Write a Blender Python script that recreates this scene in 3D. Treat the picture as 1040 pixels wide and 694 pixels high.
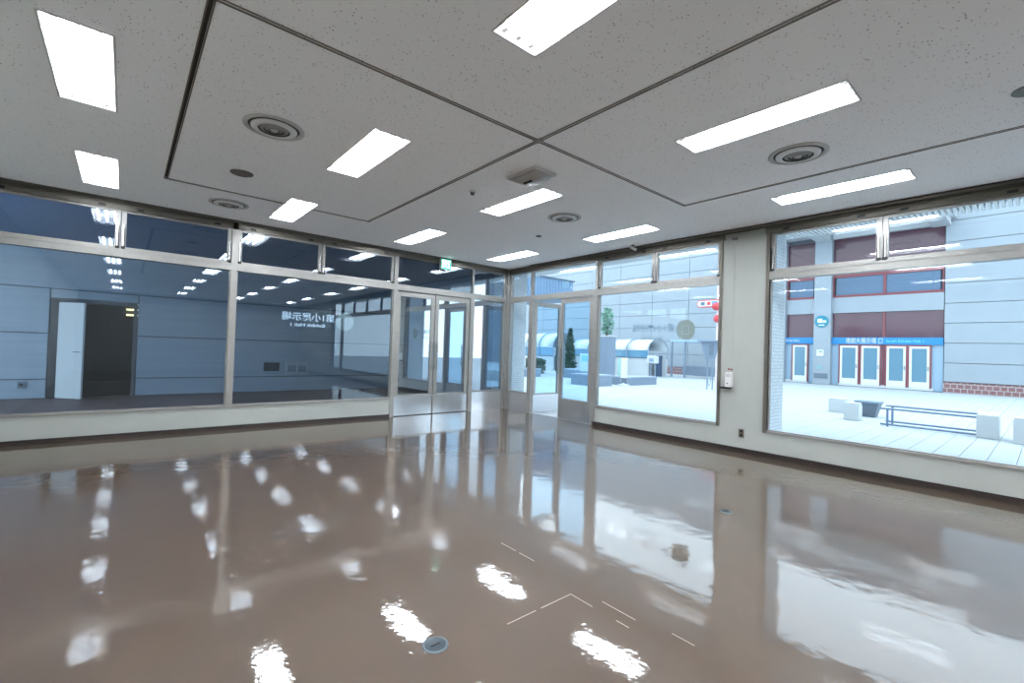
import bpy, math, random
from mathutils import Matrix, Vector
random.seed(7)
for o in list(bpy.data.objects): bpy.data.objects.remove(o)
SC = bpy.context.scene
COL = SC.collection

# ------------------------------------------------------------------ room size (metres)
L, R, H = 8.367, 6.926, 3.30          # left glazed wall y=L, right glazed wall x=R, ceiling z=H
XW, YB = -1.50, -8.2                  # far ends of the hall behind the camera
CAMZ = 1.4026

# ------------------------------------------------------------------ camera
yaw, pit, rol, fpx = 0.86747434, 0.0177692, 0.0327190, 463.2635
F = Vector((math.cos(yaw)*math.cos(pit), math.sin(yaw)*math.cos(pit), math.sin(pit)))
Rt = Vector((math.sin(yaw), -math.cos(yaw), 0)); U = Rt.cross(F)
cr, sr = math.cos(rol), math.sin(rol)
ix = Rt*cr + U*sr; iy = U*cr - Rt*sr
cd = bpy.data.cameras.new('camera'); cam = bpy.data.objects.new('camera', cd); COL.objects.link(cam)
cd.sensor_fit = 'HORIZONTAL'; cd.sensor_width = 36; cd.lens = 36*fpx/1040; cd.clip_start = .02; cd.clip_end = 400
m = Matrix.Identity(4)
for i in range(3): m[i][0] = ix[i]; m[i][1] = iy[i]; m[i][2] = -F[i]; m[i][3] = (0, 0, CAMZ)[i]
cam.matrix_world = m
SC.camera = cam

# ------------------------------------------------------------------ sky (bright overcast) and exposure
W = bpy.data.worlds.new('overcast_sky'); SC.world = W; W.use_nodes = True
bg = W.node_tree.nodes['Background']
bg.inputs[0].default_value = (.74, .89, 1.0, 1); bg.inputs[1].default_value = 2.6
vs = SC.view_settings
vs.view_transform = 'Standard'; vs.look = 'None'; vs.gamma = 1; vs.use_curve_mapping = False
vs.exposure = 0.72
TUBE = 50.0                           # emission of a fluorescent tube

# ------------------------------------------------------------------ materials
MATS = {}
def srgb(c): return tuple((v/255/12.92 if v/255 <= .04045 else ((v/255+.055)/1.055)**2.4) for v in c)
def mat(name, col, rough=.5, metal=0, noise=0, scale=8, bump=0, bscale=40, coat=0, emit=0, spec=.5, stretch=None):
    if name in MATS: return MATS[name]
    m = bpy.data.materials.new(name); m.use_nodes = True; MATS[name] = m
    nt = m.node_tree; N = nt.nodes; K = nt.links
    b = N['Principled BSDF']
    c = (*srgb(col), 1)
    b.inputs['Base Color'].default_value = c
    b.inputs['Roughness'].default_value = rough; b.inputs['Metallic'].default_value = metal
    b.inputs['Specular IOR Level'].default_value = spec
    if coat: b.inputs['Coat Weight'].default_value = coat; b.inputs['Coat Roughness'].default_value = .06
    if emit: b.inputs['Emission Color'].default_value = c; b.inputs['Emission Strength'].default_value = emit
    if noise or bump:
        tc = N.new('ShaderNodeTexCoord'); mp = N.new('ShaderNodeMapping')
        K.new(tc.outputs['Object'], mp.inputs[0])
        if stretch: mp.inputs['Scale'].default_value = stretch
    if noise:
        n = N.new('ShaderNodeTexNoise'); n.inputs['Scale'].default_value = scale; n.inputs['Detail'].default_value = 5
        K.new(mp.outputs[0], n.inputs['Vector'])
        r = N.new('ShaderNodeValToRGB')
        r.color_ramp.elements[0].position = .3; r.color_ramp.elements[1].position = .7
        r.color_ramp.elements[0].color = (*[v*(1-noise) for v in c[:3]], 1)
        r.color_ramp.elements[1].color = (*[min(1, v*(1+noise)) for v in c[:3]], 1)
        K.new(n.outputs['Fac'], r.inputs[0]); K.new(r.outputs[0], b.inputs['Base Color'])
    if bump:
        n = N.new('ShaderNodeTexNoise'); n.inputs['Scale'].default_value = bscale; n.inputs['Detail'].default_value = 3
        K.new(mp.outputs[0], n.inputs['Vector'])
        q = N.new('ShaderNodeBump'); q.inputs['Strength'].default_value = bump; q.inputs['Distance'].default_value = .01
        K.new(n.outputs['Fac'], q.inputs['Height']); K.new(q.outputs[0], b.inputs['Normal'])
    return m
def glass(name, tint, refl, k=1.0):
    m = bpy.data.materials.new(name); m.use_nodes = True; MATS[name] = m
    nt = m.node_tree; N = nt.nodes; K = nt.links; N.clear()
    out = N.new('ShaderNodeOutputMaterial'); mx = N.new('ShaderNodeMixShader')
    t = N.new('ShaderNodeBsdfTransparent'); t.inputs[0].default_value = (*tint, 1)
    g = N.new('ShaderNodeBsdfGlossy'); g.inputs['Roughness'].default_value = 0.0; g.inputs[0].default_value = (.93, .97, 1, 1)
    ge = N.new('ShaderNodeNewGeometry'); dt = N.new('ShaderNodeVectorMath'); dt.operation = 'DOT_PRODUCT'
    K.new(ge.outputs['Incoming'], dt.inputs[0]); K.new(ge.outputs['Normal'], dt.inputs[1])
    ab = N.new('ShaderNodeMath'); ab.operation = 'ABSOLUTE'; K.new(dt.outputs['Value'], ab.inputs[0])
    su = N.new('ShaderNodeMath'); su.operation = 'SUBTRACT'; su.inputs[0].default_value = 1; K.new(ab.outputs[0], su.inputs[1])
    fr = N.new('ShaderNodeMath'); fr.operation = 'POWER'; fr.inputs[1].default_value = 5; K.new(su.outputs[0], fr.inputs[0])
    ma = N.new('ShaderNodeMath'); ma.operation = 'MULTIPLY_ADD'; ma.use_clamp = True
    ma.inputs[1].default_value = k; ma.inputs[2].default_value = refl
    K.new(fr.outputs[0], ma.inputs[0]); K.new(ma.outputs[0], mx.inputs[0])
    K.new(t.outputs[0], mx.inputs[1]); K.new(g.outputs[0], mx.inputs[2]); K.new(mx.outputs[0], out.inputs[0])
    return m

# vinyl floor: waxed, slightly wavy
def floor_mat():
    m = mat('waxed_vinyl_floor', (68, 49, 29), rough=.55, noise=.08, scale=3.0)
    nt = m.node_tree; N = nt.nodes; K = nt.links; b = N['Principled BSDF']
    b.inputs['Coat Weight'].default_value = 1.0; b.inputs['Coat Roughness'].default_value = .03; b.inputs['Coat IOR'].default_value = 1.5
    tc = N.new('ShaderNodeTexCoord')
    n = N.new('ShaderNodeTexNoise'); n.inputs['Scale'].default_value = 7; n.inputs['Detail'].default_value = 3; K.new(tc.outputs['Object'], n.inputs['Vector'])
    n2 = N.new('ShaderNodeTexNoise'); n2.inputs['Scale'].default_value = 38; n2.inputs['Detail'].default_value = 2; K.new(tc.outputs['Object'], n2.inputs['Vector'])
    ad = N.new('ShaderNodeMath'); ad.operation = 'MULTIPLY_ADD'; ad.inputs[1].default_value = .12
    K.new(n2.outputs['Fac'], ad.inputs[0]); K.new(n.outputs['Fac'], ad.inputs[2])
    q = N.new('ShaderNodeBump'); q.inputs['Strength'].default_value = .05; q.inputs['Distance'].default_value = .03
    K.new(ad.outputs[0], q.inputs['Height']); K.new(q.outputs[0], b.inputs['Coat Normal'])
    return m
def ceiling_mat():
    m = mat('speckled_ceiling_board', (246, 246, 246), rough=.9)
    nt = m.node_tree; N = nt.nodes; K = nt.links; b = N['Principled BSDF']
    tc = N.new('ShaderNodeTexCoord'); v = N.new('ShaderNodeTexVoronoi'); v.inputs['Scale'].default_value = 34
    K.new(tc.outputs['Object'], v.inputs['Vector'])
    n = N.new('ShaderNodeTexNoise'); n.inputs['Scale'].default_value = 9; K.new(tc.outputs['Object'], n.inputs['Vector'])
    mu = N.new('ShaderNodeMath'); mu.operation = 'MULTIPLY'; mu.inputs[1].default_value = .26; K.new(n.outputs['Fac'], mu.inputs[0])
    lt = N.new('ShaderNodeMath'); lt.operation = 'LESS_THAN'; K.new(v.outputs['Distance'], lt.inputs[0]); K.new(mu.outputs[0], lt.inputs[1])
    mx = N.new('ShaderNodeMixRGB'); mx.inputs[1].default_value = (*srgb((246, 246, 246)), 1); mx.inputs[2].default_value = (*srgb((150, 146, 140)), 1)
    K.new(lt.outputs[0], mx.inputs[0]); K.new(mx.outputs[0], b.inputs['Base Color'])
    return m
def tile_mat(name, c1, c2, sx, sz, horiz='x'):
    """small mosaic tiles on a vertical face (too fine to build singly)"""
    m = mat(name, c1, rough=.35)
    nt = m.node_tree; N = nt.nodes; K = nt.links; b = N['Principled BSDF']
    tc = N.new('ShaderNodeTexCoord'); sp = N.new('ShaderNodeSeparateXYZ'); K.new(tc.outputs['Object'], sp.inputs[0])
    ad = N.new('ShaderNodeMath'); K.new(sp.outputs[0], ad.inputs[0]); K.new(sp.outputs[1], ad.inputs[1])
    cb = N.new('ShaderNodeCombineXYZ'); K.new(ad.outputs[0], cb.inputs[0]); K.new(sp.outputs[2], cb.inputs[1])
    br = N.new('ShaderNodeTexBrick'); br.inputs['Scale'].default_value = 1
    br.inputs['Brick Width'].default_value = sx; br.inputs['Row Height'].default_value = sz; br.inputs['Mortar Size'].default_value = sz*.09
    br.inputs['Color1'].default_value = (*srgb(c1), 1); br.inputs['Color2'].default_value = (*srgb([v*.95 for v in c1]), 1); br.inputs['Mortar'].default_value = (*srgb(c2), 1)
    K.new(cb.outputs[0], br.inputs['Vector']); K.new(br.outputs['Color'], b.inputs['Base Color'])
    return m

M_floor = floor_mat(); M_ceil = ceiling_mat()
M_wall = mat('cream_wall_paint', (161, 164, 158), rough=.7, noise=.03, scale=3, bump=.05, bscale=120)
M_wallback = mat('grey_wall_paint', (150, 150, 150), rough=.8)
M_base = mat('dark_vinyl_baseboard', (38, 30, 28), rough=.35)
M_alu = mat('weathered_aluminium', (146, 144, 140), rough=.42, metal=.5, noise=.06, scale=14)
M_bronze = mat('bronze_header_metal', (100, 96, 88), rough=.4, metal=.5, noise=.06, scale=10)
M_dark = mat('black_metal', (34, 33, 33), rough=.4, metal=.4)
M_steel = mat('brushed_steel', (222, 224, 228), rough=.2, metal=1, noise=.05, scale=6, stretch=(1, 1, 14))
M_chrome = mat('satin_steel_handle', (190, 190, 190), rough=.25, metal=1)
M_glassR = glass('clear_window_glass', (.95, .98, .995), .03, .8)
M_glassL = glass('blue_grey_window_glass', (.84, .92, .98), .065, .8)
M_glassD = glass('reflective_door_glass', (.70, .84, .95), .30, .8)
M_glassD2 = glass('blue_tinted_door_glass', (.74, .88, .97), .04, .8)
M_lampwhite = mat('lamp_white_enamel', (236, 236, 236), rough=.4)
M_tube = mat('fluorescent_tube', (240, 247, 255), emit=TUBE)
M_vent = mat('grey_vent_enamel', (190, 188, 184), rough=.5)
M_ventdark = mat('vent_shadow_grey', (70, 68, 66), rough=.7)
M_slot = mat('rail_slot_brown', (58, 50, 44), rough=.7)
M_rail = mat('rail_bronze', (126, 114, 100), rough=.45, metal=.4)
M_plastic = mat('white_plastic', (222, 222, 220), rough=.4)
M_brownplate = mat('brown_outlet_plate', (92, 80, 72), rough=.4)
M_hole = mat('dark_hole', (28, 26, 25), rough=.8)
M_sticker = mat('sticker_grey_back', (178, 188, 184), rough=.6)
M_sticker2 = mat('sticker_grey_line', (212, 218, 214), rough=.6)
M_letter = mat('window_lettering', (240, 246, 246), rough=.6)
M_letter2 = mat('window_lettering_pale', (150, 170, 188), rough=.6)
M_green = mat('exit_sign_green', (40, 200, 170), emit=.75)
M_exitw = mat('exit_sign_white', (235, 255, 248), emit=1.1)
M_brass = mat('floor_plug_metal', (96, 106, 110), rough=.28, metal=.9)
M_seam = mat('highlit_seam', (176, 160, 146), rough=.5)  # pale tone carries the highlight caught along the floor seams
def translucent(m, col, fac):
    nt = m.node_tree; N = nt.nodes; K = nt.links; out = N['Material Output']; b = N['Principled BSDF']
    t = N.new('ShaderNodeBsdfTranslucent'); t.inputs[0].default_value = (*srgb(col), 1); x = N.new('ShaderNodeMixShader'); x.inputs[0].default_value = fac
    K.new(b.outputs[0], x.inputs[1]); K.new(t.outputs[0], x.inputs[2]); K.new(x.outputs[0], out.inputs[0])
translucent(M_sticker, (190, 192, 176), .45); translucent(M_sticker2, (215, 216, 204), .4); translucent(M_letter2, (170, 186, 200), .45)
# outside
M_pave = mat('pale_paving', (166, 172, 176), rough=.8, noise=.05, scale=2)
M_joint = mat('paving_joint', (156, 162, 166), rough=.9)
M_clad = mat('grey_cladding', (138, 147, 155), rough=.55, noise=.03, scale=1.5)
M_cladjoint = mat('cladding_joint', (92, 98, 108), rough=.8)
M_white = mat('white_paint', (190, 194, 196), rough=.5)
M_red = mat('red_steel_frame', (118, 54, 62), rough=.45)
M_maroon = mat('maroon_glazing', (80, 50, 62), rough=.12)
M_bluegl = mat('blue_glazing', (62, 92, 120), rough=.08)
M_palegl = mat('pale_blue_door_pane', (92, 128, 148), rough=.12)
M_signblue = mat('sky_blue_sign', (0, 116, 176), rough=.4)
M_teal = mat('teal_sign', (0, 118, 140), rough=.4)
M_brick = tile_mat('red_brick_base', (124, 84, 84), (156, 148, 148), .24, .21)
M_tile = tile_mat('white_mosaic_tile', (206, 214, 218), (160, 172, 182), .10, .05)
M_soffit = mat('dark_blue_soffit', (84, 104, 138), rough=.35)
M_soffitw = mat('white_soffit_slat', (216, 220, 222), rough=.5)
M_corr = mat('grey_siding', (134, 148, 162), rough=.45, noise=.05, scale=2, bump=.12, bscale=30, stretch=(.3, .3, 8))
M_corrfloor = mat('purple_brown_tile_floor', (104, 84, 84), rough=.5, noise=.12, scale=4, spec=.25)
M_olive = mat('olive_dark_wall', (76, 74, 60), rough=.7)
M_corrug = mat('blue_grey_corrugated_steel', (106, 132, 158), rough=.5)
M_poly = mat('white_polycarbonate', (204, 210, 212), rough=.25)
M_polyb = mat('blue_polycarbonate', (92, 140, 168), rough=.2)
M_greyblue = mat('blue_grey_stone', (116, 130, 146), rough=.7, noise=.05, scale=3)
M_conc = mat('pale_concrete', (184, 188, 190), rough=.8)
M_dgrey = mat('dark_grey_panel', (92, 104, 118), rough=.5)
M_leaf = mat('dark_green_leaf', (50, 78, 58), rough=.6, noise=.3, scale=6)
M_leaf2 = mat('grey_green_leaf', (96, 142, 122), rough=.6, noise=.25, scale=6)
M_bark = mat('brown_bark', (86, 70, 58), rough=.9)
M_lred = mat('red_lantern_paper', (196, 66, 72), rough=.6)
M_paper = mat('printed_white_board', (200, 204, 202), rough=.6)
M_cyan = mat('pale_green_board', (142, 180, 172), rough=.6)

# ------------------------------------------------------------------ mesh helpers
class MB:
    def __init__(s): s.v = []; s.f = []; s.sm = []
    def add(s, v, f, smooth=False):
        o = len(s.v); s.v += [tuple(p) for p in v]; s.f += [tuple(i+o for i in q) for q in f]; s.sm += [smooth]*len(f); return s
    def box(s, x0, x1, y0, y1, z0, z1):
        v = [(x, y, z) for z in (z0, z1) for y in (y0, y1) for x in (x0, x1)]
        return s.add(v, [(0, 2, 3, 1), (4, 5, 7, 6), (0, 1, 5, 4), (2, 6, 7, 3), (0, 4, 6, 2), (1, 3, 7, 5)])
    def bbox(s, x0, x1, y0, y1, z0, z1, b=.004):
        """box with its top and bottom rims chamfered"""
        rings = []
        for z, d in ((z0, b), (z0+b, 0), (z1-b, 0), (z1, b)):
            rings.append([(x0+d, y0+d, z), (x1-d, y0+d, z), (x1-d, y1-d, z), (x0+d, y1-d, z)])
        v = [p for r in rings for p in r]; f = [(3, 2, 1, 0), (12, 13, 14, 15)]
        for k in range(3):
            for i in range(4): a = k*4+i; c = k*4+(i+1) % 4; f.append((a, c, c+4, a+4))
        return s.add(v, f)
    def tube(s, p0, p1, r0, r1=None, n=10, caps=True):
        r1 = r0 if r1 is None else r1
        p0, p1 = Vector(p0), Vector(p1); d = (p1-p0).normalized()
        a = d.cross(Vector((0, 0, 1))) if abs(d.z) < .9 else d.cross(Vector((1, 0, 0))); a.normalize(); b = d.cross(a)
        v = []
        for p, r in ((p0, r0), (p1, r1)):
            v += [p + (a*math.cos(t) + b*math.sin(t))*r for t in [2*math.pi*i/n for i in range(n)]]
        s.add(v, [(i, (i+1) % n, n+(i+1) % n, n+i) for i in range(n)], True)
        if caps: s.add(v, [tuple(range(n))[::-1], tuple(range(n, 2*n))])
        return s
    def path(s, pts, r, n=8):
        for a, b in zip(pts[:-1], pts[1:]): s.tube(a, b, r, n=n)
        return s
    def lathe(s, prof, c=(0, 0, 0), n=32, smooth=True):
        """profile [(radius, z)] turned about the vertical"""
        v = []
        for r, z in prof: v += [(c[0]+r*math.cos(t), c[1]+r*math.sin(t), c[2]+z) for t in [2*math.pi*i/n for i in range(n)]]
        f = []
        for k in range(len(prof)-1):
            for i in range(n): f.append((k*n+i, k*n+(i+1) % n, (k+1)*n+(i+1) % n, (k+1)*n+i))
        s.add(v, f, smooth)
        return s
    def disc(s, c, r, axis, th, n=32):
        c = Vector(c); d = Vector(axis)*th/2
        return s.tube(c-d, c+d, r, n=n)
    def build(s, name, mt, parent=None, loc=None, label=None):
        me = bpy.data.meshes.new(name); me.from_pydata(s.v, [], s.f); me.update()
        me.polygons.foreach_set('use_smooth', s.sm)
        me.materials.append(mt)
        return link(name, me, parent, loc, label)
def link(name, me, parent=None, loc=None, label=None):
    o = bpy.data.objects.new(name, me); COL.objects.link(o)
    if loc: o.location = loc
    if parent is not None:
        o.parent = parent
        if not loc: o.location = -Vector(parent['_o']) if '_o' in parent else (0, 0, 0)
    if label: o['label'] = label
    return o
ORIG = []
def thing(name, label, cat, loc=(0, 0, 0), rz=0, group=None, local=False):
    """an Empty at the base of a thing; parts are given in world metres unless local"""
    o = bpy.data.objects.new(name, None); COL.objects.link(o); o.location = loc; o.rotation_euler = (0, 0, rz)
    o.empty_display_size = .1
    o['label'] = label; o['category'] = cat
    if group: o['group'] = group
    if not local: o['_o'] = tuple(loc); ORIG.append(o)
    return o
def struct_empty(name, loc=(0, 0, 0), rz=0, local=False, label=None):
    o = bpy.data.objects.new(name, None); COL.objects.link(o); o.location = loc; o.rotation_euler = (0, 0, rz); o['kind'] = 'structure'
    if label: o['label'] = label
    if not local: o['_o'] = tuple(loc); ORIG.append(o)
    return o
def tag(o, label=None, cat=None, group=None, kind=None):
    if label: o['label'] = label
    if cat: o['category'] = cat
    if group: o['group'] = group
    if kind: o['kind'] = kind
    return o
def struct(name, mb, mt, label=None):
    o = mb.build(name, mt); o['kind'] = 'structure'
    if label: o['label'] = label
    return o
def copy_tree(o, parent=None):
    c = o.copy(); COL.objects.link(c); c.parent = parent
    for ch in [k for k in o.children]: copy_tree(ch, c)
    return c
def text_mesh(name, body, size, mt, parent, mw, align='LEFT', depth=.002, width=None, bold=0):
    cu = bpy.data.curves.new(name, 'FONT'); cu.body = body; cu.size = size; cu.align_x = align; cu.extrude = depth/2; cu.resolution_u = 2; cu.offset = bold
    t = bpy.data.objects.new(name, cu); COL.objects.link(t)
    dg = bpy.context.evaluated_depsgraph_get(); me = bpy.data.meshes.new_from_object(t.evaluated_get(dg))
    bpy.data.objects.remove(t)
    if width and len(me.vertices):
        xs = [v.co.x for v in me.vertices]; k = width/(max(xs)-min(xs)); x0 = min(xs)
        for v in me.vertices: v.co.x = (v.co.x-x0)*k
    me.materials.clear(); me.materials.append(mt); me.transform(mw); me.name = name
    return link(name, me, parent)
def frame_yz(x, y, z, dirsign):       # text plane on a wall x=const; dirsign=+1: text runs towards +y
    return Matrix(((0, 0, -dirsign if dirsign else 0, x), (dirsign, 0, 0, y), (0, 1, 0, z), (0, 0, 0, 1)))

# ================================================================== SETTING
# floor
fl = struct('floor', MB().box(XW, R+.12, YB, L+.12, -.12, 0), M_floor)
for x0, x1, y0, y1 in [(2.128, 2.132, 2.21, 2.36), (2.128, 2.132, 2.40, 2.56), (1.54, 1.74, 1.779, 1.783), (1.78, 2.02, 1.779, 1.783), (2.015, 2.019, 1.62, 1.777), (2.015, 2.019, 1.38, 1.46),
                       (2.10, 2.104, 1.40, 1.62), (2.15, 2.154, 1.10, 1.22)]:
    MB().box(x0, x1, y0, y1, .0, .0008).build('floor_seam', M_seam, fl)

# ceiling with real holes for the lamps and the partition rails
LX = [-.295, 1.775, 3.83, 5.96]; LY = [7.11, 4.47, 1.53, -1.11, -4.05, -6.69]
LW, LL = .335, 1.25
holes = [(x-LW/2, x+LW/2, y-LL/2, y+LL/2) for x in LX for y in LY]
GW = .013
rails = [(.30, 5.346, 3.008, 'x'), (.30, 1.775-LW/2, 6.79, 'x'), (1.775+LW/2, 2.785, 6.79, 'x'), (.30, 5.346, -.774, 'x'),
         (-.774, 6.79, .30, 'y'), (-.774, 6.79, 2.785, 'y'), (-.774, 3.008, 5.346, 'y')]
for a, b, c, d in rails: holes.append((a-GW, b+GW, c-GW, c+GW) if d == 'x' else (c-GW, c+GW, a-GW, b+GW))
xs = sorted(set([XW, R+.02] + [v for q in holes for v in q[:2]])); ys = sorted(set([YB, L+.02] + [v for q in holes for v in q[2:]]))
mb = MB()
for i in range(len(ys)-1):
    cy = (ys[i]+ys[i+1])/2; run = None
    for j in range(len(xs)):
        inside = j < len(xs)-1 and not any(q[0] < (xs[j]+xs[j+1])/2 < q[1] and q[2] < cy < q[3] for q in holes)
        if inside and run is None: run = xs[j]
        if not inside and run is not None:
            mb.box(run, xs[j], ys[i], ys[i+1], H, H+.02); run = None
ceil = struct('ceiling', mb, M_ceil)
for k, (a, b, c, d) in enumerate(rails):
    mb = MB()
    if d == 'x': mb.box(a-GW, b+GW, c-GW, c+GW, H+.018, H+.05)
    else: mb.box(c-GW, c+GW, a-GW, b+GW, H+.018, H+.05)
    t = struct('trim_%d' % (k+1), mb, M_slot, 'bronze partition rail let into the ceiling')
    for s in (-1, 1):
        mb = MB(); o = s*(GW-.001)
        lo, hi = sorted((c+o, c+o+s*.009))
        if d == 'x': mb.box(a-GW, b+GW, lo, hi, H-.004, H+.001)
        else: mb.box(lo, hi, a-GW, b+GW, H-.004, H+.001)
        mb.build('rail_lip', M_rail, t)
cp = MB().box(2.785-.035, 2.785+.035, 3.008-.035, 3.008+.035, H-.007, H-.004).build('rail_crossing_plate', mat('rail_plate', (158, 150, 138), rough=.5), ceil)

# low walls, pillar, far walls
ZS = .345
struct('wall_left', MB().box(XW, 4.0, L, L+.16, 0, ZS), M_wall)
wr = MB().box(R, R+.16, -3.7, 5.70, 0, ZS).box(R, R+.16, 2.615, 3.24, ZS, H).box(R, R+.16, YB, -3.7, 0, H)
struct('wall_right', wr, M_wall)
struct('wall_back', MB().box(XW, R+.16, YB-.15, YB, 0, H), M_wallback)
struct('wall_side', MB().box(XW-.15, XW, YB-.15, L+.16, 0, H), M_wall)
struct('baseboard_left', MB().box(XW, 4.0, L-.012, L, 0, .06), M_base)
struct('baseboard_right', MB().box(R-.012, R, YB, 5.70, 0, .075), M_base)
struct('roof', MB().box(-4.6, R+.3, YB-.3, 14.6, 3.95, 4.2), mat('roof_concrete', (150, 150, 150), rough=.9))

# ---- window pieces.  A frame of reference per wall: along s, depth d (outwards positive), height z
def PL(s0, s1, d0, d1, z0, z1): return (s0, s1, L+d0, L+d1, z0, z1)
def PR(s0, s1, d0, d1, z0, z1): return (R+d0, R+d1, s0, s1, z0, z1)
ZT0, ZT1, ZH = 2.51, 2.63, 3.17
def sash(win, P, a, b, gl, arms=True, mt=M_alu):
    """opening light in the transom: frame, pane, two stays, two catches"""
    w = .055; z0, z1 = ZT1, ZH
    s = MB()
    s.box(*P(a, a+w, .015, .06, z0, z1)); s.box(*P(b-w, b, .015, .06, z0, z1))
    s.box(*P(a+w, b-w, .015, .06, z0, z0+.03)); s.box(*P(a+w, b-w, .015, .06, z1-.03, z1))
    f = s.build('transom_sash', mt, win)
    MB().box(*P(a+w, b-w, .034, .042, z0+.03, z1-.03)).build('transom_pane', gl, f, loc=(0, 0, 0))
    if arms:
        for q in (a+.022, b-.034):
            MB().box(*P(q, q+.012, -.012, .016, z0+.03, z0+.33)).build('stay_arm', M_chrome, f, loc=(0, 0, 0))
            MB().box(*P(q-.014, q+.028, -.02, .016, z0-.004, z0+.034)).box(*P(q+.014, q+.024, -.006, .016, z0+.03, z0+.30)).build('stay_catch', M_dark, f, loc=(0, 0, 0))
        for q in (a+.16, b-.24):
            MB().bbox(*P(q, q+.08, -.022, .0, ZH+.012, ZH+.05)).build('top_catch', M_dark, f, loc=(0, 0, 0))
    return f
def bay(name, P, a, b, gl, splits, zs, header=True, left_post=True, right_post=True, arms=True, pw=.04):
    w = struct_empty(name, (0, 0, 0))
    fm = MB()
    if left_post: MB().box(*P(a-pw, a+pw, -.012, .11, zs, H)).build('mullion', M_alu, w)
    if right_post: MB().box(*P(b-pw, b+pw, -.012, .11, zs, H)).build('mullion', M_alu, w)
    a2, b2 = a+pw, b-pw
    MB().box(*P(a2, b2, -.015, .11, zs, zs+.03)).box(*P(a2, b2, .02, .06, zs+.03, zs+.045)).build('sill_rail', M_alu, w)
    MB().box(*P(a2, b2, -.012, .11, ZT0, ZT1)).box(*P(a2, b2, -.02, -.012, ZT0+.085, ZT1-.01)).build('transom_bar', M_alu, w)
    MB().box(*P(a2, b2, .036, .046, zs+.03, ZT0)).build('pane', gl, w)
    MB().box(*P(a2, a2+.018, .015, .07, zs+.03, ZT0)).box(*P(b2-.018, b2, .015, .07, zs+.03, ZT0)).build('glazing_bead', M_alu, w)
    if header: MB().box(*P(a-pw, b+pw, -.02, .11, ZH, H)).box(*P(a-pw, b+pw, -.035, -.02, ZH+.06, ZH+.075)).build('header', M_bronze, w)
    if splits is not None:
        e = [a2] + splits + [b2]
        for i in range(len(e)-1): sash(w, P, e[i]+.004, e[i+1]-.004, gl, arms)
    return w
bay('window_1', PL, -1.48, 1.275, M_glassL, [-.10], ZS)
bay('window_2', PL, 1.275, 4.04, M_glassL, [2.615], ZS, left_post=False)
bay('window_3', PR, 3.24, 5.68, M_glassR, [4.43], ZS, left_post=False, pw=.03)
bay('window_4', PR, -2.5, 2.60, M_glassR, [-1.2, .055, 1.32], ZS, left_post=True, pw=.03)
bay('window_5', PR, -3.7, -2.5, M_glassR, None, ZS, right_post=False, pw=.03)
# jambs beside the pillar
jb = struct_empty('window_6')
for y0, y1 in ((3.24, 3.285), (2.57, 2.615)): MB().box(*PR(y0, y1, -.016, .11, ZS, ZH+.02)).build('jamb', M_bronze, jb)
# fixed side light next to the double doors and its twin round the corner (steel kick panels)
def sidelight(name, P, a, b, gl, kick):
    w = struct_empty(name)
    MB().box(*P(a, a+.07, -.01, .09, 0, ZT0)).box(*P(b-.07, b, -.01, .09, 0, ZT0)).build('frame_post', M_alu, w)
    MB().box(*P(a+.07, b-.07, .0, .07, .0, .42)).build('kick_panel', kick, w)
    MB().box(*P(a+.07, b-.07, .0, .08, .42, .45)).box(*P(a, b, -.012, .09, ZT0, ZT1)).build('rail', M_alu, w)
    MB().box(*P(a+.07, b-.07, .036, .046, .45, ZT0)).build('pane', gl, w)
    MB().box(*P(a, a+.05, .0, .09, ZT1, ZH)).box(*P(b-.05, b, .0, .09, ZT1, ZH)).build('transom_post', M_alu, w)
    MB().box(*P(a+.05, b-.05, .036, .046, ZT1, ZH)).build('transom_pane', gl, w)
    MB().box(*P(a, b, -.02, .11, ZH, H)).build('header', M_bronze, w)
    return w
sidelight('window_7', PL, 5.885, 6.87, M_glassD, M_steel)
sidelight('window_8', PR, 7.53, 8.31, M_glassR, M_steel)
MB_c = MB().box(R-.06, R+.12, L-.06, L+.12, 0, H)
struct('trim_8', MB_c, M_alu, 'aluminium corner post where the two glazed walls meet')
# over-door transoms
def overdoor(name, P, a, b, gl, post=True):
    w = struct_empty(name)
    MB().box(*P(a, b, -.012, .11, ZT0, ZT1)).build('transom_bar', M_alu, w)
    MB().box(*P(a, b, -.02, .11, ZH, H)).build('header', M_bronze, w)
    MB().box(*P(a, b, .036, .046, ZT1, ZH)).build('transom_pane', gl, w)
    return w
overdoor('window_9', PL, 4.08, 5.885, M_glassL)
overdoor('window_10', PR, 5.71, 7.53, M_glassR)

# ---- door leaves (local: hinge at the origin, leaf along +x, room side -y)
def leaf(name, loc, rz, w, gl, hz=2.50, label=None):
    d = struct_empty(name, loc, rz, local=True, label=label)
    st = .085; t = .022
    MB().box(0, st, -t, t, .012, hz).box(w-st, w, -t, t, .012, hz).box(st, w-st, -t, t, hz-.10, hz).box(st, w-st, -t, t, .012, .40).box(st, w-st, -t, t, .40, .43).build('leaf_frame', M_alu, d)
    MB().box(.012, w-.012, -t-.004, -t, .014, .40).build('kick_plate', M_steel, d)
    MB().box(.012, w-.012, t, t+.004, .014, .40).build('kick_plate', M_steel, d)
    MB().box(st, w-st, -.005, .005, .43, hz-.10).build('pane', gl, d)
    for s in (-1, 1):
        x = w-.045; y = s*(t+.055)
        hd = MB().tube((x, y, .92), (x, y, 1.50), .014)
        for z in (1.0, 1.42): hd.tube((x, s*t, z), (x, y, z), .010)
        hd.build('pull_handle', M_chrome, d)
    return d
leaf('door_1', (4.085, L+.045, 0), 0, .872, M_glassD)
d2 = leaf('door_2', (5.845, L+.045, 0), math.pi, .872, M_glassD)
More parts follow.
